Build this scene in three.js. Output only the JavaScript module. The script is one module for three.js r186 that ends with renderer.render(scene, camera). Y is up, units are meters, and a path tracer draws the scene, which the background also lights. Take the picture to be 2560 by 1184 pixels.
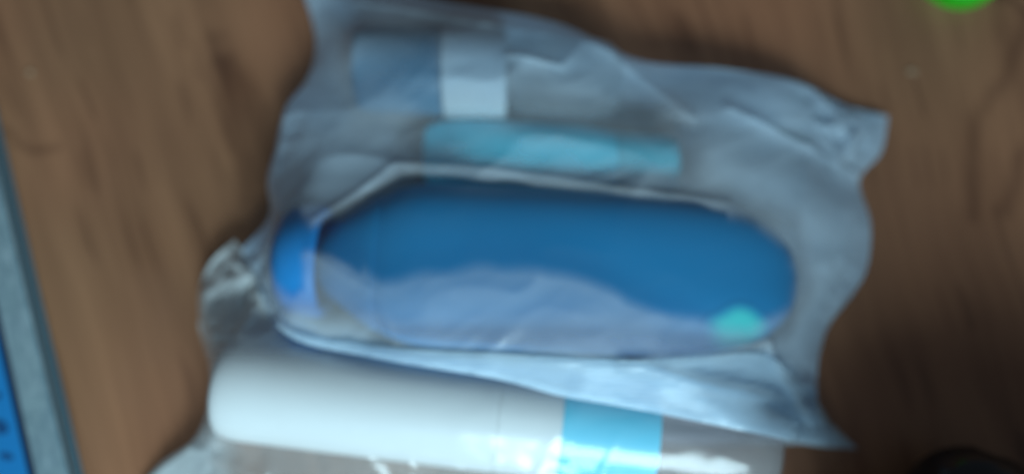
import * as THREE from 'three';
import { RectAreaLightUniformsLib } from 'three/addons/lights/RectAreaLightUniformsLib.js';
import { MarchingCubes } from 'three/addons/objects/MarchingCubes.js';
import { RoundedBoxGeometry } from 'three/addons/geometries/RoundedBoxGeometry.js';
import { mergeGeometries, mergeVertices } from 'three/addons/utils/BufferGeometryUtils.js';

// ------------------------------------------------------------------ camera, light, exposure
const scene = new THREE.Scene();
const camera = new THREE.PerspectiveCamera(33, 1024 / 473, 0.01, 20);
camera.position.set(0, 0.283, 0.05);
camera.lookAt(0, 0, 0);
camera.focus = 0.203;                       // the phone focused short of the table: everything is soft
camera.userData.fStop = 2.4;

const renderer = new THREE.WebGLRenderer({ antialias: true });
renderer.toneMapping = THREE.LinearToneMapping;
renderer.toneMappingExposure = 1.0;
renderer.shadowMap.enabled = true;
scene.background = new THREE.Color().setRGB(0.07, 0.084, 0.098);   // the dim room all round

RectAreaLightUniformsLib.init();
const WINDOW = { x: 0.15, y: 0.50, z: 0.61, w: 0.36, h: 0.34 };
const windowLight = new THREE.RectAreaLight(new THREE.Color().setRGB(0.64, 0.92, 1.02), 21, WINDOW.w, WINDOW.h);
windowLight.name = 'window_daylight';
windowLight.position.set(WINDOW.x, WINDOW.y, WINDOW.z);
windowLight.lookAt(WINDOW.x * 0.3, 0, 0);
scene.add(windowLight);

// ------------------------------------------------------------------ helpers
let seed = 7;
const rnd = () => { seed = (seed * 1664525 + 1013904223) >>> 0; return seed / 4294967296; };
const clamp = (x, a = 0, b = 1) => Math.min(b, Math.max(a, x));
const lerp = (a, b, t) => a + (b - a) * t;
const smooth = (a, b, x) => { const t = clamp((x - a) / (b - a)); return t * t * (3 - 2 * t); };
function hash(i, j, s) { let h = Math.imul(i, 374761393) ^ Math.imul(j, 668265263) ^ Math.imul(s, 1274126177); h = Math.imul(h ^ (h >>> 13), 1274126177); return ((h ^ (h >>> 16)) >>> 0) / 4294967296; }
function noise(x, y, s = 0) {              // value noise, -1 .. 1
  const i = Math.floor(x), j = Math.floor(y), u = x - i, v = y - j;
  const a = u * u * u * (u * (u * 6 - 15) + 10), b = v * v * v * (v * (v * 6 - 15) + 10);
  return 2 * lerp(lerp(hash(i, j, s), hash(i + 1, j, s), a), lerp(hash(i, j + 1, s), hash(i + 1, j + 1, s), a), b) - 1;
}
const fbm = (x, y, s = 0, n = 4) => { let t = 0, a = 1, w = 0; for (let k = 0; k < n; k++) { t += a * noise(x, y, s + k * 17); w += a; a *= 0.5; x = x * 2.03 + 3.1; y = y * 2.03 + 1.7; } return t / w; };
const MM = 0.001;
function finish(mesh) { mesh.castShadow = true; mesh.receiveShadow = true; return mesh; }
function part(name, geometry, material, parent) { const m = finish(new THREE.Mesh(geometry, material)); m.name = name; parent.add(m); return m; }
function thing(name, label, category, group) {
  const g = new THREE.Group(); g.name = name; g.userData = { label, category }; if (group) g.userData.group = group; scene.add(g); return g;
}
const std = (rgb, o = {}) => new THREE.MeshPhysicalMaterial({ color: new THREE.Color().setRGB(...rgb), roughness: 0.5, side: THREE.DoubleSide, ...o });

// ------------------------------------------------------------------ table top
function woodTexture(W, H, sx, sz, cx, cz) {
  const data = new Uint8Array(W * H * 4), rough = new Uint8Array(W * H * 4);
  // dark cathedral figure of the grain, and short dark flecks, some with painted shade, in millimetres
  const figuresAndShade = [
    { p: [[196, -84], [189, -70], [183, -58], [172, -46], [170, -33], [168, -20], [166, -8]], w: 3.4, d: 0.42 },
    { p: [[200, -42], [187, -30], [181, -16], [178, -10]], w: 3.4, d: 0.5 },
    { p: [[196, 4], [188, 16], [186, 30], [190, 46]], w: 2.4, d: 0.5 },
    { p: [[182, -96], [190, -91], [197, -84]], w: 2.2, d: 0.5 },
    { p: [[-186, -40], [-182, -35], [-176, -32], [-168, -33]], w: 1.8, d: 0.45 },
    { p: [[-106, -66], [-98, -54], [-92, -38], [-88, -24]], w: 5, d: 0.5 },  // grain streak, deepened to paint in the shadow left of the bag
    { p: [[-112, -76], [-108, -62], [-104, -46], [-100, -30], [-97, -14]], w: 3.5, d: 0.4 },  // also grain plus painted bag shadow
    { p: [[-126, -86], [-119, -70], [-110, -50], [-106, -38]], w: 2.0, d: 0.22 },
  ];
  const near = (x, z, p) => { let b = 1e9; for (let k = 0; k < p.length - 1; k++) { const [ax, az] = p[k], [bx, bz] = p[k + 1], dx = bx - ax, dz = bz - az, t = clamp(((x - ax) * dx + (z - az) * dz) / (dx * dx + dz * dz)); b = Math.min(b, Math.hypot(x - ax - t * dx, z - az - t * dz)); } return b; };
  const lights = [0.385, 0.178, 0.094], darks = [0.165, 0.069, 0.036];
  for (let j = 0; j < H; j++) for (let i = 0; i < W; i++) {
    const x = cx + ((i + 0.5) / W - 0.5) * sx, z = cz - ((j + 0.5) / H - 0.5) * sz;
    const lean = 0.28 - 0.0006 * x;                                       // the grain leans, more so on one side
    const s = x - lean * z + 7 * fbm(x / 150, z / 130, 3, 3), t = z;
    let v = 0.62 + 0.34 * fbm(s / 34, t / 420, 11, 3) + 0.28 * fbm(s / 9, t / 110, 23, 3) + 0.15 * fbm(s / 2.6, t / 42, 31, 2) + 0.08 * fbm(s / 1.1, t / 16, 37, 2);
    const fleck = noise(s / 2.6, t / 26, 41); v -= 0.34 * smooth(0.5, 0.9, fleck);
    v += 0.34 * fbm(s / 46, z / 110, 47, 3);
    if (Math.abs(x) < 220 && Math.abs(z) < 130) for (const f of figuresAndShade) { const d = near(x + 1.5 * noise(x / 5, z / 7, 51), z, f.p); if (d < f.w * 2.5) v -= f.d * Math.exp(-((d / f.w) ** 2)); }
    v = clamp(v, -0.25, 1.1);
    const red = 1 + 0.1 * fbm(x / 80, z / 90, 61, 2), k = (j * W + i) * 4;
    for (let c = 0; c < 3; c++) {
      const lin = clamp(lerp(darks[c], lights[c], v) * (c === 0 ? red : 1), 0.012, 1);
      data[k + c] = 255 * (lin <= 0.0031308 ? 12.92 * lin : 1.055 * lin ** (1 / 2.4) - 0.055);
    }
    data[k + 3] = 255;
    const r = clamp(0.46 + 0.10 * fbm(x / 25, z / 25, 71, 3) - 0.06 * v); rough[k] = rough[k + 1] = rough[k + 2] = 255 * r; rough[k + 3] = 255;
  }
  const tex = (d, srgb) => { const q = new THREE.DataTexture(d, W, H); q.magFilter = q.minFilter = THREE.LinearFilter; if (srgb) q.colorSpace = THREE.SRGBColorSpace; q.needsUpdate = true; return q; };
  return [tex(data, true), tex(rough, false)];
}
{
  const sx = 1200, sz = 800, cx = 0, cz = -40;
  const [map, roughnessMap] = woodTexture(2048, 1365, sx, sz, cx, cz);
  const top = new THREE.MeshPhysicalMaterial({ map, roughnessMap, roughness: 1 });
  const edge = std([0.2, 0.1, 0.055], { roughness: 0.6 });
  const g = new THREE.BoxGeometry(sx * MM, 0.025, sz * MM);
  g.translate(cx * MM, -0.0125, cz * MM);
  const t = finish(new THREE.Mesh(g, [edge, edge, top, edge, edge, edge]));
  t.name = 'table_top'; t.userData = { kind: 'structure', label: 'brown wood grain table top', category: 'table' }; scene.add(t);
}

// ------------------------------------------------------------------ bottles: swept along an axis lying on the table
// rings: [x, radius factor across, radius factor up] in mm along the axis; axis(x) gives the centre
function sweep(rings, axis, a, b, n = 56, slope = 0, pow = 2) {
  const pos = [], idx = [], uv = [];
  const c = Math.cos(slope), s = Math.sin(slope);
  for (const [x, f, fy = f] of rings) {
    const [cy, cz] = axis(x);
    for (let k = 0; k <= n; k++) {
      const t = (k / n) * Math.PI * 2, co = Math.cos(t), si = Math.sin(t);
      const w = Math.sign(co) * Math.abs(co) ** (2 / pow) * a * f, h = Math.sign(si) * Math.abs(si) ** (2 / pow) * b * fy;
      pos.push((x - s * w) * MM, (cy + h) * MM, (cz + c * w) * MM); uv.push(x / 100, k / n);
    }
  }
  for (let r = 0; r < rings.length - 1; r++) for (let k = 0; k < n; k++) { const p = r * (n + 1) + k, q = p + n + 1; idx.push(p, p + 1, q, q, p + 1, q + 1); }
  const g = new THREE.BufferGeometry();
  g.setAttribute('position', new THREE.Float32BufferAttribute(pos, 3)); g.setAttribute('uv', new THREE.Float32BufferAttribute(uv, 2)); g.setIndex(idx);
  g.computeVertexNormals();
  const nr = g.attributes.normal;                                         // close the seam of the normals
  for (let r = 0; r < rings.length; r++) { const p = r * (n + 1), q = p + n, v = new THREE.Vector3().fromBufferAttribute(nr, p).add(new THREE.Vector3().fromBufferAttribute(nr, q)).normalize(); nr.setXYZ(p, v.x, v.y, v.z); nr.setXYZ(q, v.x, v.y, v.z); }
  return g;
}
function curve(points, n) {                                               // smooth [x, f] profile through the points
  const c = new THREE.CatmullRomCurve3(points.map(([x, f]) => new THREE.Vector3(x, f * 40, 0)), false, 'centripetal');
  return c.getPoints(n).map((p) => [p.x, Math.max(0.0005, p.y / 40)]);
}
const profileAt = (rings, x) => { for (let k = 0; k < rings.length - 1; k++) { const [a, f] = rings[k], [b, g] = rings[k + 1]; if ((x - a) * (x - b) <= 0 && a !== b) return lerp(f, g, (x - a) / (b - a)); } return 0; };

// blue bottle
const FLOOR = 1.6;
const blueAxis = (x) => [20 + FLOOR, 14.8 + 0.045 * x], FLAT = 3;
const blueBody = curve([[-43, 0.82], [-38, 0.91], [-32, 0.975], [-26, 0.998], [-10, 1], [20, 1.0], [50, 0.98], [68, 0.9], [80, 0.74], [88, 0.5], [92, 0.25], [93.4, 0.001]], 70);
const blueCone = [[-66, 0.001], [-65.5, 0.16], [-64, 0.19], [-60, 0.42], [-54, 0.58], [-48, 0.73], [-43.4, 0.835], [-43, 0.81]];
const blueCap = [[-61.5, 0.58], [-61, 0.64], [-61.4, 0.70], [-63, 0.72], [-67, 0.71], [-72, 0.66], [-75.5, 0.54], [-77.4, 0.36], [-78, 0.001]];
{
  const t = thing('blue_bottle', 'large deep blue plastic bottle with tapered shoulder lying inside the frosted bag', 'bottle');
  part('body', sweep(blueBody, blueAxis, 26.6, 20, 96, 0.045, FLAT), std([0.002, 0.19, 0.42], { roughness: 0.42, specularIntensity: 0.5 }), t);
  part('shoulder', sweep(blueCone, blueAxis, 26.6, 20.4, 80, 0.045, FLAT), std([0.002, 0.19, 0.42], { roughness: 0.42, specularIntensity: 0.5 }), t);
  part('cap', sweep(blueCap, blueAxis, 26, 26, 56, 0.045), std([0.002, 0.23, 0.60], { roughness: 0.42, specularIntensity: 0.5 }), t).userData.label = 'lighter blue flared cap';
  // light glowing through the bottle near its base, painted as a turquoise spot
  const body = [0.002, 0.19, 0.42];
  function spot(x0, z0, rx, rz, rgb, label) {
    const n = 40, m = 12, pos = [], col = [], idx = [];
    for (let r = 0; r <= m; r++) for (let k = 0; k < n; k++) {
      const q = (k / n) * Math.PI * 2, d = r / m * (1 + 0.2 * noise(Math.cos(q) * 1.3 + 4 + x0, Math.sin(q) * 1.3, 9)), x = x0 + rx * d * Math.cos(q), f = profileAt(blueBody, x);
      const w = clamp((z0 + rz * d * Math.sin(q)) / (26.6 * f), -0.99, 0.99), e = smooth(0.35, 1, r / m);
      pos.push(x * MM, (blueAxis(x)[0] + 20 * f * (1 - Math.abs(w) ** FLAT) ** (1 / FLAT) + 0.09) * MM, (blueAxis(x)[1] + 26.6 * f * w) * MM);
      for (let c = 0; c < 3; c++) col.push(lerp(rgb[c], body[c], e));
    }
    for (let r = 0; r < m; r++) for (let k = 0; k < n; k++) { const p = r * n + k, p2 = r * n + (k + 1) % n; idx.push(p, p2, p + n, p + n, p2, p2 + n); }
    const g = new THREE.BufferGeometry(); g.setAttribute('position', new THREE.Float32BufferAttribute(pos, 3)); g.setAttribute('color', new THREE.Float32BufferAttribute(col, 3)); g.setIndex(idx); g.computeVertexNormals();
    part('painted_glow_spot', g, std([1, 1, 1], { roughness: 0.42, specularIntensity: 0.5, vertexColors: true }), t).userData.label = label;
  }
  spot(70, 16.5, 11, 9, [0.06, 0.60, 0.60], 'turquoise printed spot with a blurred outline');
}
const hBlue = (x, z) => {
  const cz = blueAxis(x)[1], top = (f, a, b, p = FLAT) => { const w = Math.abs(z - cz) / (a * f); return f > 0.01 && w < 1 ? 20 + FLOOR + b * f * (1 - w ** p) ** (1 / p) : 0; };
  return Math.max(top(profileAt(blueBody, x), 26.6, 20), top(profileAt(blueCone, x), 26.6, 20.4), x > -78 && x < -61 ? top(Math.max(profileAt(blueCap.slice(3), x), 0.1), 26, 26, 2) : 0);
};

// small bottle with a blue cap and a white collar, and a cyan tube, deeper in the bag
const smallAxis = (x) => [15.5 + FLOOR, -55 + 0.05 * (x + 20)];
const smallRings = { cap: [[-55, 0.001], [-54.8, 0.7], [-54, 0.88], [-52, 0.95], [-25, 0.99], [-24.2, 0.93]], collar: [[-24, 0.8], [-23.8, 0.97], [-23, 1], [-3, 1], [-2, 0.96], [-1.6, 0.7]], body: [[-1.5, 0.6], [0, 0.8], [4, 0.9], [28, 0.9], [34, 0.82], [37.5, 0.6], [38.2, 0.001]] };
{
  const t = thing('small_bottle', 'small bottle with blue cap and white collar seen faintly through frosted film', 'bottle');
  part('cap', sweep(smallRings.cap, smallAxis, 15.5, 15.5), std([0.004, 0.15, 0.27], { roughness: 0.4 }), t).userData.label = 'dull blue cap';
  part('collar', sweep(smallRings.collar, smallAxis, 15.5, 15.5), std([0.58, 0.64, 0.67], { roughness: 0.5 }), t).userData.label = 'white collar';
  part('body', sweep(smallRings.body, smallAxis, 15.5, 15.5), std([0.85, 0.9, 0.92], { roughness: 0.28, transmission: 0.88, ior: 1.4, specularIntensity: 0.5 }), t).userData.label = 'clear colourless body';
}
const hSmall = (x, z) => { const f = Math.max(...Object.values(smallRings).map((r) => profileAt(r, x))), w = (z - smallAxis(x)[1]) / (15.5 * f); return f > 0.01 && Math.abs(w) < 1 ? smallAxis(x)[0] + 15.5 * f * Math.sqrt(1 - w * w) : 0; };
const tubeAxis = (x) => [12 + FLOOR, -25 + 0.05 * (x - 8)];
const tubeRings = [[-31, 0.5, 0.06], [-30.5, 0.72, 0.1], [-28, 0.88, 0.14], [-24, 0.97, 0.18], [-22, 1.0, 0.32], [-12, 1.02, 0.75], [5, 1, 0.98], [24, 0.97, 1], [31, 0.9, 0.94], [36, 0.84, 0.86], [36.5, 0.83, 0.85], [54, 0.8, 0.8], [57, 0.7, 0.7], [57.5, 0.001, 0.001]];
{
  const t = thing('cyan_tube', 'cyan squeeze tube lying behind the deep blue bottle under frosted film', 'tube');
  part('body', sweep(tubeRings.slice(0, 10), tubeAxis, 12.8, 12), std([0.03, 0.66, 0.86], { roughness: 0.5 }), t);
  part('cap', sweep([[36.3, 0.001], ...tubeRings.slice(10)].map((r) => r), tubeAxis, 12.8, 12), std([0.05, 0.60, 0.76], { roughness: 0.45 }), t);
}
const hTube = (x, z) => { const f = profileAt(tubeRings.map((r) => [r[0], r[1]]), x), fy = profileAt(tubeRings.map((r) => [r[0], r[2]]), x), w = (z - tubeAxis(x)[1]) / (12.8 * f); return f > 0.01 && Math.abs(w) < 1 ? tubeAxis(x)[0] + 12 * fy * Math.sqrt(1 - w * w) : 0; };

// white bottle in front, in its own clear bag
const RW = 17.3, LIFT = 2.6, slopeW = 0.118;
const whiteAxis = (x) => [RW + LIFT, 52 + slopeW * (x + 92)];
const whiteRings = {
  cap: [[-93.5, 0.001], [-93.3, 0.55], [-93.0, 0.76], [-92.3, 0.87], [-90.8, 0.945], [-88.2, 0.98], [-85, 0.995], [-80, 1], [-5.2, 1], [-4.6, 0.993], [-4.3, 0.982]],
  collar: [[-4.2, 0.975], [-4.0, 0.984], [-3.4, 0.99], [15, 0.99], [18, 0.985]],
  label: [[15.2, 0.988], [15.2, 1.004], [44.6, 1.004], [44.6, 0.985]],
  base: [[18, 0.972], [30, 0.972], [44.6, 0.972], [60, 0.97], [72, 0.955], [78, 0.9], [82, 0.76], [84, 0.5], [84.6, 0.001]],
};
{
  const t = thing('white_bottle', 'white bottle with sky blue label band and clear end, beside the frosted bag', 'bottle');
  const white = std([0.83, 0.84, 0.85], { roughness: 0.38 });
  part('cap', sweep(whiteRings.cap, whiteAxis, RW, RW, 72, slopeW), white, t).userData.label = 'long white cap';
  part('collar', sweep(whiteRings.collar, whiteAxis, RW, RW, 72, slopeW), white, t);
  part('label', sweep(whiteRings.label, whiteAxis, RW, RW, 72, slopeW), std([0.075, 0.66, 0.90], { roughness: 0.3 }), t).userData.label = 'sky blue label band';
  part('base', sweep(whiteRings.base, whiteAxis, RW, RW, 72, slopeW), std([0.84, 0.80, 0.82], { roughness: 0.25, transmission: 0.94, ior: 1.4, specularIntensity: 0.4 }), t).userData.label = 'clear see-through end';
}
const hWhite = (x, z) => { const xx = x + slopeW * (z - whiteAxis(x)[1]), f = Math.max(profileAt(whiteRings.cap, xx), profileAt(whiteRings.collar, xx), profileAt(whiteRings.base, xx)), w = (z - whiteAxis(xx)[1]) * 0.993 / (RW * f); return f > 0.01 && Math.abs(w) < 1 ? RW + LIFT + RW * f * Math.sqrt(1 - w * w) : 0; };

// ------------------------------------------------------------------ plastic bags: film stretched over what is in them
const line = (p) => new THREE.CatmullRomCurve3(p.map((q) => new THREE.Vector3(...q)), false, 'centripetal');
function patch(top, right, bottom, left, nu, nv) {                        // Coons patch between four edges, in mm
  const [T, R, B, L] = [top, right, bottom, left].map(line);
  const tp = T.getSpacedPoints(nu), bp = B.getSpacedPoints(nu), lp = L.getSpacedPoints(nv), rp = R.getSpacedPoints(nv), out = [];
  for (let j = 0; j <= nv; j++) for (let i = 0; i <= nu; i++) {
    const u = i / nu, v = j / nv, p = [0, 0, 0];
    ['x', 'y', 'z'].forEach((k, n) => { p[n] = lerp(tp[i][k], bp[i][k], v) + lerp(lp[j][k], rp[j][k], u) - (lerp(lerp(tp[0][k], tp[nu][k], u), lerp(bp[0][k], bp[nu][k], u), v)); });
    out.push(p);
  }
  return { nu, nv, p: out };
}
function membrane(g, obstacle, load, rounds) {                            // slack film: rests on things, hangs between them
  const { nu, nv, p } = g, w = nu + 1, o = p.map(([x, , z]) => obstacle(x, z));
  const h = p.map((q, k) => Math.max(q[1], o[k]));
  for (let r = 0; r < rounds; r++) for (let j = 1; j < nv; j++) for (let i = 1; i < nu; i++) {
    const k = j * w + i, a = (h[k - 1] + h[k + 1] + h[k - w] + h[k + w]) / 4 + load;
    h[k] = Math.max(o[k], h[k] + 1.85 * (a - h[k]));
  }
  g.h = h; g.o = o; return g;
}
const distTo = (x, z, p) => { let b = 1e9, side = 0; for (let k = 0; k < p.length - 1; k++) { const [ax, az] = p[k], [bx, bz] = p[k + 1], dx = bx - ax, dz = bz - az, t = clamp(((x - ax) * dx + (z - az) * dz) / (dx * dx + dz * dz)), d = Math.hypot(x - ax - t * dx, z - az - t * dz); if (d < b) { b = d; side = Math.sign((x - ax) * dz - (z - az) * dx); } } return [b, side]; };
function wrinkle(g, fine, creases, knots) {
  const { nu, nv, p, h, o } = g, w = nu + 1;
  for (let j = 0; j <= nv; j++) for (let i = 0; i <= nu; i++) {
    const k = j * w + i, [x, , z] = p[k], rim = Math.min(i, nu - i, j, nv - j);
    const q = noise(x / 22, z / 22, 81) * 6;
    let a = 1.9 * (0.5 - Math.abs(noise((x + z * 0.4 + q) / 26, (z - x * 0.2) / 17, 91))) + 0.6 * (0.4 - Math.abs(noise((x - z * 0.7) / 13, (z + x * 0.5 + q) / 9, 93))) + 0.1 * (0.4 - Math.abs(noise((x + z) / 6, (z - x) / 4.5, 95)));
    a *= fine;
    for (const [kx, kz, kr, amp] of knots) { const f = Math.exp(-(((x - kx) ** 2 + (z - kz) ** 2) / (kr * kr))); if (f > 0.01) a += f * amp * (1.2 - 2.6 * Math.abs(noise(x / 9 + kx, z / 8, 97)) - 1.4 * Math.abs(noise((x + z) / 4.6, (z - x) / 5, 99)) ); }
    for (const [line_, wid, amp] of creases) { const d = distTo(x, z, line_)[0], ww = wid * 0.85; if (d < ww * 4) a += 0.75 * amp * Math.exp((-d / ww) * 1.2) * (1 - smooth(2 * ww, 4 * ww, d)); }
    const free = smooth(0, 5, h[k] - o[k]);                              // taut where it lies on something
    h[k] = Math.max(o[k] + 0.02, h[k] + a * lerp(0.45, 1, free) * smooth(0, 4, rim + 1), 0.9);
  }
  // a little smoothing keeps the folds from turning into saw teeth
  for (let r = 0; r < 4; r++) { const s = g.h.slice(); for (let j = 1; j < nv; j++) for (let i = 1; i < nu; i++) { const k = j * w + i; s[k] = Math.max(o[k], 0.4 * g.h[k] + 0.15 * (g.h[k - 1] + g.h[k + 1] + g.h[k - w] + g.h[k + w])); } g.h = s; }
  return g;
}
function film(g) {
  const { nu, nv, p, h } = g, w = nu + 1, pos = [], uv = [], idx = [];
  p.forEach(([x, , z], k) => { pos.push(x * MM, h[k] * MM, z * MM); uv.push((x + 140) / 285, (z + 100) / 220); });
  for (let j = 0; j < nv; j++) for (let i = 0; i < nu; i++) { const a = j * w + i; idx.push(a, a + w, a + 1, a + 1, a + w, a + w + 1); }
  const q = new THREE.BufferGeometry(); q.setAttribute('position', new THREE.Float32BufferAttribute(pos, 3)); q.setAttribute('uv', new THREE.Float32BufferAttribute(uv, 2)); q.setIndex(idx); q.computeVertexNormals();
  return q;
}
function heightReader(g, cell = 1) {                                      // film heights on a grid, for the film above it
  const m = new Map();
  g.p.forEach(([x, , z], k) => { for (let a = -1; a <= 1; a++) for (let b = -1; b <= 1; b++) { const key = (Math.round(x / cell) + a) * 10000 + Math.round(z / cell) + b; m.set(key, Math.max(m.get(key) ?? 0, g.h[k])); } });
  return (x, z) => m.get(Math.round(x / cell) * 10000 + Math.round(z / cell)) ?? 0;
}
// how cloudy the film is: creased and frosted almost everywhere, clear where it clings to the blue bottle
const clinging = [[-80, 10], [-74, 0], [-68, -6], [-61, 2], [-50, -3], [-42, -8], [-34, -12], [-28, -12], [-14, -10], [37, -5], [59, -3], [76, 0], [88, 8], [94, 18], [90, 30], [72, 38], [46, 35], [21, 26], [2, 21], [-10, 21], [-28, 24], [-40, 25], [-48, 20], [-56, 15], [-62, 14], [-62, 24], [-67, 27], [-76, 22], [-80, 10]];
const halfClinging = [[-79, 10], [-74, -6], [-66, -10], [-60, 2], [-45, -4], [-34, -12], [60, -8], [90, 0], [97, 20], [88, 38], [60, 43], [0, 41], [-34, 39], [-44, 34], [-58, 31], [-72, 30], [-79, 10]];
const inside = (x, z, p) => { let c = false; for (let k = 0, m = p.length - 1; k < p.length; m = k++) if (p[k][1] > z !== p[m][1] > z && x < ((p[m][0] - p[k][0]) * (z - p[k][1])) / (p[m][1] - p[k][1]) + p[k][0]) c = !c; return c; };
function filmMaterial(clearAt, tint, through, roughness, specularIntensity = 0.7) {
  const W = 570, H = 440, col = new Uint8Array(W * H * 4), tr = new Uint8Array(W * H * 4), ro = new Uint8Array(W * H * 4), toS = (l) => 255 * (1.055 * l ** (1 / 2.4) - 0.055);
  for (let j = 0; j < H; j++) for (let i = 0; i < W; i++) {
    const x = -140 + 285 * (i + 0.5) / W, z = -100 + 220 * (j + 0.5) / H, k = (j * W + i) * 4;
    const cloud = 0.5 + 0.5 * fbm((x + 0.4 * z) / 24, z / 15, 131, 4), c = clamp(clearAt(x, z));
    const c0 = clearAt(x, z), t = c0 < 0 ? (through + 0.16 * (cloud - 0.5) * 2) * (1 + c0) : lerp(through + 0.16 * (cloud - 0.5) * 2, 0.985, c);
    tr[k] = tr[k + 1] = tr[k + 2] = 255 * clamp(t); tr[k + 3] = col[k + 3] = ro[k + 3] = 255; ro[k] = ro[k + 1] = ro[k + 2] = 255 * lerp(1, 0.6, c);
    for (let n = 0; n < 3; n++) col[k + n] = toS(lerp(tint[n], 0.96, c));
  }
  const tex = (d, srgb) => { const q = new THREE.DataTexture(d, W, H); q.magFilter = q.minFilter = THREE.LinearFilter; if (srgb) q.colorSpace = THREE.SRGBColorSpace; q.needsUpdate = true; return q; };
  return new THREE.MeshPhysicalMaterial({ map: tex(col, true), transmissionMap: tex(tr, false), transmission: 1, roughness, roughnessMap: tex(ro, false), ior: 1.5, specularIntensity, side: THREE.DoubleSide });
}
const clearFilm = filmMaterial((x, z) => { const c = smooth(34, 48, z) * smooth(-104, -90, x); return c > 0 ? 0.7 * c : -0.3 * (1 - smooth(22, 34, z)); }, [0.84, 0.90, 0.93], 0.58, 0.24);
const hemFilm = filmMaterial(() => 0, [0.66, 0.80, 0.90], 0.66, 0.295, 0.35);
const frostedFilm = filmMaterial((x, z) => { const d = distTo(x, z, clinging)[0] * (inside(x, z, clinging) ? 1 : -1), soft = x < -45 ? 3.5 : z > 14 ? 6 : x > 66 ? 5 : 2; const e = distTo(x, z, halfClinging)[0] * (inside(x, z, halfClinging) ? 1 : -1); return Math.max(smooth(-soft, soft, d + 1.2 * noise(x / 9, z / 9, 141)), 0.62 * smooth(-7, 5, e + 2 * noise(x / 8, z / 8, 143)), 0.62 * smooth(-11, 9, Math.min(x + 32, 58 - x, z + 40, -8 - z) + 2 * noise(x / 8, z / 8, 145)), 0.55 * smooth(-8, 7, Math.min(x + 58, -22 - x, z + 70, -40 - z) + 2 * noise(x / 8, z / 8, 147))); }, [0.72, 0.85, 0.97], 0.54, 0.295);

// clear bag round the white bottle
const edgeB = {
  top: [[-96.3, 10, 2.9], [-81.2, 14, 17.3], [-66, 20, 33], [-49.4, 26, 41], [2.5, 34, 52], [55, 33, 60], [87.1, 8, 67.1]],
  right: [[87.1, 8, 67.1], [89.5, 6, 77.2], [92, 4, 90], [90, 3, 104]],
  bottom: [[-128.3, 2, 89.2], [-100, 6, 92], [-76.9, 7, 97], [2.6, 6, 110], [90, 3, 104]],
  left: [[-96.3, 10, 2.9], [-103.9, 9, 9.7], [-109.3, 5, 19.7], [-107.4, 4, 37], [-103.1, 4, 50.7], [-106.9, 5, 69.3], [-118.8, 4, 78.6], [-128.3, 2, 89.2]],
};
const frontB = wrinkle(membrane(patch(edgeB.top, edgeB.right, edgeB.bottom, edgeB.left, 300, 130), (x, z) => { const h = hWhite(x, z); return h ? h + 0.8 : 1.8; }, 0.0008, 300), 0.8,
  [[[[-108, 72], [-96, 74], [-77, 81]], 2.2, 3], [[[-121, 82], [-107, 72], [-99, 64]], 2.4, 3], [[[13, 66], [6, 84]], 2.2, 2.2], [[[31, 67], [26, 84]], 2.2, 2.2], [[[48, 72], [51, 82]], 2, 0.8], [[[56, 70], [72, 76]], 2.4, 0.7], [[[-40, 84], [-10, 92]], 2, 3], [[[-99, 6], [-90, 15], [-79, 27]], 2.4, 3]],
  [[-92, 20, 14, 3.4], [-30, 92, 16, 2.6], [10, 96, 16, 2.4], [-88, 86, 14, 2]]);
{
  const t = thing('clear_bag', 'thin clear crinkled plastic bag wrapped round the white bottle', 'plastic bag');
  part('front_film', film(frontB), clearFilm, t);
  const low = [[-100, 1.9, 20], [-60, 1.7, 34], [20, 1.7, 46], [87.1, 8, 67.1]];
  const back = patch(low, edgeB.right, edgeB.bottom, [[-100, 1.9, 20], [-109, 4, 30], [-107.4, 4, 37], [-103.1, 4, 50.7], [-106.9, 5, 69.3], [-118.8, 4, 78.6], [-128.3, 2, 89.2]], 90, 40);
  back.h = back.p.map((q, k) => { const i = k % 91, j = Math.floor(k / 91), rim = Math.min(i, 90 - i, j, 40 - j); return lerp(q[1], 1.7, smooth(0, 6, rim)); });
  part('back_film', film(back), clearFilm, t);
}

// frosted bag over the blue things, its open mouth lying over the white bottle
const overB = heightReader(frontB, 1.2);
const edgeA = {
  top: [[-79.3, 8, -96.8], [-55.4, 12, -91.5], [-28.6, 16, -83.2], [16.9, 19, -72.7], [44.7, 19, -59.3], [72.5, 19, -56.4], [101.9, 14, -53.1], [120.3, 6, -47.5], [137.7, 3, -44.3]],
  right: [[137.7, 3, -44.3], [134.1, 3, -30.7], [124.5, 5, -19.7], [126.3, 7, -3.3], [123.2, 7, 13.7], [118.1, 6, 21.9], [109.4, 5, 32.9], [104.6, 6, 46.6], [104, 7, 61.3], [117.6, 3, 73.7]],
  bottom: [[-92.6, 13, 6.5], [-80.8, 16, 22.3], [-71.2, 26, 36.4], [-41.7, 37, 44], [-3.7, 39, 50.5], [15.7, 39.5, 55.5], [33.9, 39, 58.5], [54.2, 36, 62.5], [79.4, 24, 67.6], [100.8, 10, 72.2], [117.6, 3, 73.7]],
  left: [[-79.3, 8, -96.8], [-71.4, 9, -70.1], [-73, 12, -55.4], [-79.5, 14, -43.9], [-82.3, 14, -29.1], [-84.4, 15, -17.5], [-83.2, 15, -4.6], [-92.6, 13, 6.5]],
};
const inA = (x, z) => Math.max(hBlue(x, z), hSmall(x, z), hTube(x, z));
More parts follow.
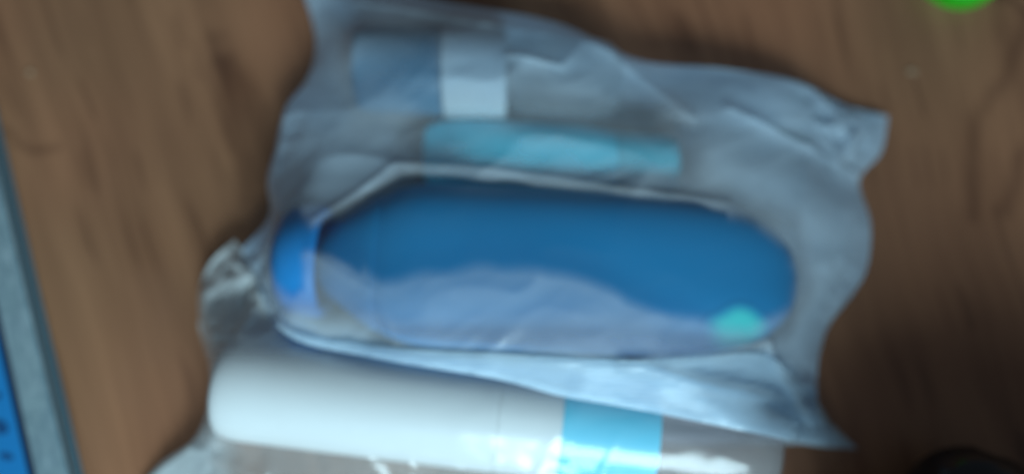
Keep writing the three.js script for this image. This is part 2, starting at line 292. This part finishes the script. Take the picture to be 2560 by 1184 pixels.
const frontA = wrinkle(membrane(patch(edgeA.top, edgeA.right, edgeA.bottom, edgeA.left, 340, 250), (x, z) => { const a = inA(x, z), b = overB(x, z); return Math.max(a ? a + 0.9 : 2, b ? b + 0.8 : 0); }, 0.0014, 600), 0.6,
  [
    [[[-61, 2], [-48, -6], [-36, -15], [-14, -13], [37, -6], [66, -3]], 3.2, 1.8],
    [[[-62, 12], [-51, 19], [-40, 25], [-35, 40]], 1.8, 1.4],
    [[[-74, 35], [-41, 41], [-4, 43], [34, 45], [53, 43], [80, 39]], 2.6, 1.8],
    [[[34, 45], [55, 51], [79, 56], [101, 64]], 2.4, 3], [[[80, 39], [85, 51], [101, 64]], 2.4, 3],
    [[[-1, -54], [16, -50], [25, -63], [39, -52], [58, -33]], 2.2, 2], [[[72, -38], [93, -29], [123, -21]], 2.6, 2.6],
    [[[106, -51], [114, -42], [119, -31]], 1.8, 3], [[[124, -45], [122, -37], [118, -30]], 1.8, 2.6], [[[121, 16], [114, 24], [110, 29]], 2, 3],
    [[[-79, -49], [-79, -35], [-81, -21]], 2.2, 2], [[[-55, -81], [-26, -74], [3, -66], [20, -64], [45, -53]], 2.4, 1.6],
  ],
  [[116, -38, 14, 2.2], [98, 58, 13, 2.4], [112, 22, 9, 1.6], [-80, 10, 9, 1.6], [-82, -36, 9, 1.2]]);
{
  const t = thing('frosted_bag', 'frosted translucent plastic bag holding the blue bottles on the wooden table', 'plastic bag');
  part('front_film', film(frontA), frostedFilm, t);
  // the loose mouth of the bag is folded back over itself: a second layer of film
  const overA = heightReader(frontA, 1.3);
  const hem = patch([[-86, 15, 14], [-74, 22, 33], [-41, 30, 40.5], [-4, 40, 43], [34, 38, 45], [53, 36, 44], [76, 30, 43], [92, 18, 50], [103, 8, 60]], [[103, 8, 60], [108, 6, 66], [116.4, 3.6, 73.2]], edgeA.bottom.map(([x, y, z], k, a) => k === 0 ? [-86, 16, 15] : k === a.length - 1 ? [116.4, 3.6, 73.2] : [x, y, z - 0.4]), [[-86, 15, 14], [-86, 15.5, 14.5], [-86, 16, 15]], 240, 60);
  hem.h = hem.p.map(([x, y, z]) => Math.max(y * 0.5, overA(x, z)) + 0.5 + 0.5 * (0.5 + 0.5 * noise(x / 7, z / 5, 151)));
  for (let r = 0; r < 6; r++) { const q = hem.h.slice(); for (let j = 1; j < 60; j++) for (let i = 1; i < 240; i++) { const k = j * 241 + i; q[k] = Math.max(overA(hem.p[k][0], hem.p[k][2]) + 0.3, 0.2 * (hem.h[k] + hem.h[k - 1] + hem.h[k + 1] + hem.h[k - 241] + hem.h[k + 241])); } hem.h = q; }
  part('folded_hem', film(hem), hemFilm, t).userData.label = 'folded back mouth of the bag, whiter where the film is doubled';
  const back = patch(edgeA.top, [...edgeA.right.slice(0, 9), [112, 1, 72]], [[-92.6, 13, 6.5], [-85, 1, 24], [-50, 0.8, 62], [40, 0.8, 72], [112, 1, 72]], edgeA.left, 120, 90);
  back.h = back.p.map((q, k) => { const i = k % 121, j = Math.floor(k / 121), rim = Math.min(i, 120 - i, j, 90 - j); return lerp(q[1], 0.8, smooth(0, 9, rim)); });
  part('back_film', film(back), frostedFilm, t);
}

// ------------------------------------------------------------------ book at the table's edge
{
  const t = thing('blue_book', 'thin book with pale grey cover edge and blue band of dark printed marks', 'book');
  t.position.set(-0.1467, 0, 0.0811); t.rotation.y = Math.atan2(40.3, 118.2);      // origin: foot of the long edge; -z along the book, -x across it
  const wide = 0.16, long = 0.26, z0 = -0.07;
  const pages = new THREE.BoxGeometry(wide - 0.005, 0.006, long - 0.006); pages.translate(-wide / 2, 0.0045, z0);
  part('page_block', pages, std([0.62, 0.6, 0.55], { roughness: 0.9 }), t);
  const board = (y) => { const g = new RoundedBoxGeometry(wide, 0.0015, long, 3, 0.0007); g.translate(-wide / 2, y, z0); return g; };
  part('back_cover', board(0.00085), std([0.10, 0.2, 0.26], { roughness: 0.5 }), t);
  part('front_cover', board(0.0082), std([0.10, 0.2, 0.26], { roughness: 0.5 }), t);
  // the cover's print: pale border, dark rule, blue band with a row of dark marks, dark field
  const W = 640, H = 1024, mm = 4, c = document.createElement('canvas'); c.width = W; c.height = H; const y = c.getContext('2d');
  y.fillStyle = '#17222b'; y.fillRect(0, 0, W, H);
  const at = (q) => W - q * mm;
  y.fillStyle = '#7f939b'; y.fillRect(at(10), 0, 10 * mm, H);
  for (let k = 0; k < 900; k++) { y.fillStyle = `rgba(${rnd() < 0.5 ? '70,95,110' : '190,205,210'},${0.05 + 0.1 * rnd()})`; y.fillRect(at(10 * rnd()), H * rnd(), 2 + 6 * rnd(), 3 + 26 * rnd()); }
  y.fillStyle = '#0d1f3d'; y.fillRect(at(12.4), 0, 2.4 * mm, H);
  y.fillStyle = '#1b7cbd'; y.fillRect(at(23.6), 0, 11.2 * mm, H);
  y.fillStyle = '#124a7c';
  for (let k = 0; k < 25; k++) {
    const by = 20 + k * 40, bx = at(18), q = Math.floor(4 * rnd()), m = 6 + 3 * rnd();
    y.beginPath(); y.ellipse(bx, by, m * 1.5, m * (q % 2 ? 1.0 : 0.7), 0.3 * q, 0, 6.3); y.fill();
  }
  const ct = new THREE.CanvasTexture(c); ct.colorSpace = THREE.SRGBColorSpace;
  const face = new THREE.PlaneGeometry(wide - 0.0008, long - 0.0008); face.rotateX(-Math.PI / 2); face.translate(-wide / 2, 0.00905, z0);
  part('cover_print', face, new THREE.MeshPhysicalMaterial({ map: ct, roughness: 0.45 }), t).userData.label = 'pale grey border, dark rule and blue band with dark marks';
}

// ------------------------------------------------------------------ bright green cap
{
  const t = thing('green_cap', 'bright green round plastic screw cap lying on the table', 'cap');
  t.position.set(0.1695, 0, -0.1044);
  const m = std([0.02, 0.50, 0.008], { roughness: 0.55 });
  const shell = new THREE.LatheGeometry([[0.0001, 0.0098], [0.013, 0.0098], [0.0158, 0.0094], [0.0168, 0.0084], [0.017, 0.007], [0.0172, 0.0006], [0.0168, 0.0003]].map((q) => new THREE.Vector2(...q)), 64);
  part('shell', shell, m, t);
  const rib = [];
  for (let k = 0; k < 48; k++) { const g = new THREE.CylinderGeometry(0.00025, 0.00025, 0.007, 6); g.translate(0.0171, 0.0042, 0); g.rotateY((k / 48) * Math.PI * 2); rib.push(g); }
  part('grip_ribs', mergeGeometries(rib), m, t);
}

// ------------------------------------------------------------------ black lump in the dark corner, its unseen bulk added to shade the table
{
  const lobes = [[143, 20, 100, 28, 20, 28], [150, 56, 148, 58, 56, 32], [260, 60, 156, 95, 60, 40], [150, 102, 156, 60, 48, 30], [250, 106, 165, 95, 50, 36], [165, 34, 128, 34, 32, 24]];
  const n = 64, lo = [80, -6, 55], hi = [365, 190, 235], mc = new MarchingCubes(n, new THREE.MeshBasicMaterial(), false, false, 200000);
  mc.isolation = 0;
  for (let k = 0; k < n; k++) for (let j = 0; j < n; j++) for (let i = 0; i < n; i++) {
    const c = [i, j, k].map((q, a) => lerp(lo[a], hi[a], q / n));
    let d = 1e9;
    for (const [x, y, z, a, b, e] of lobes) { const q = Math.hypot((c[0] - x) / a, (c[1] - y) / b, (c[2] - z) / e), f = (q - 1) * Math.min(a, b, e), h = clamp(0.5 + (0.5 * (d - f)) / 9); d = lerp(d, f, h) - 9 * h * (1 - h); }
    d += 3.5 * Math.abs(fbm(c[0] / 26 + c[1] / 60, c[2] / 24 + c[1] / 30, 103, 3)) - 1;
    mc.field[i + j * n + k * n * n] = -Math.max(d, 0.4 - c[1]);
  }
  mc.update();
  const cnt = mc.count, src = mc.positionArray, pos = new Float32Array(cnt * 3);
  for (let v = 0; v < cnt * 3; v++) { const a = v % 3; pos[v] = lerp(lo[a], hi[a], (src[v] * 0.5 + 0.5)) * MM; }
  let g = new THREE.BufferGeometry(); g.setAttribute('position', new THREE.BufferAttribute(pos, 3)); g = mergeVertices(g, 1e-6); g.computeVertexNormals();
  const b = finish(new THREE.Mesh(g, std([0.006, 0.007, 0.010], { roughness: 0.16 })));
  b.name = 'black_shade_lump'; b.userData = { label: 'lumpy glossy black bag in the shaded corner of the table', category: 'bag' }; scene.add(b);
}

// ------------------------------------------------------------------ crumbs
function crumb(name, x, z, r, label) {
  const g = new THREE.IcosahedronGeometry(r, 2), p = g.attributes.position;
  for (let k = 0; k < p.count; k++) { const f = 1 + 0.3 * noise(p.getX(k) / r * 1.7 + x, p.getY(k) / r * 1.7 + p.getZ(k) / r, 7); p.setXYZ(k, p.getX(k) * f * 1.5, p.getY(k) * f * 0.55, p.getZ(k) * f); }
  g.computeVertexNormals();
  const m = finish(new THREE.Mesh(g, std([0.36, 0.24, 0.15], { roughness: 0.8 }))); m.name = name; m.position.set(x * MM, r * 0.5, z * MM);
  m.userData = { label, category: 'crumb', group: 'crumbs on the table' }; scene.add(m);
}
crumb('crumb', 149.5, -62.4, 0.0011, 'pale crumb on the wood near the green cap');
crumb('crumb_001', -179.8, -62.1, 0.0009, 'pale crumb on the wood near the blue book');

// ------------------------------------------------------------------ the window that lights the table, out of the picture
{
  const t = thing('window', 'bright window with pale frame that lights the table', 'window');
  t.position.copy(windowLight.position); t.quaternion.copy(windowLight.quaternion);
  const pane = new THREE.PlaneGeometry(WINDOW.w, WINDOW.h); pane.rotateY(Math.PI); pane.translate(0, 0, 0.004);
  const glow = new THREE.MeshStandardMaterial({ color: 0x222222, emissive: new THREE.Color().setRGB(0.7, 0.93, 1), emissiveIntensity: 1 });
  part('window_pane', pane, glow, t);
  const fm = std([0.7, 0.7, 0.68], { roughness: 0.5 }), b = 0.03;
  for (const [w, h, x, y] of [[WINDOW.w + 2 * b, b, 0, WINDOW.h / 2 + b / 2], [WINDOW.w + 2 * b, b, 0, -WINDOW.h / 2 - b / 2], [b, WINDOW.h, WINDOW.w / 2 + b / 2, 0], [b, WINDOW.h, -WINDOW.w / 2 - b / 2, 0]]) { const g = new THREE.BoxGeometry(w, h, 0.03); g.translate(x, y, 0.02); part('window_frame', g, fm, t); }
}

renderer.render(scene, camera);
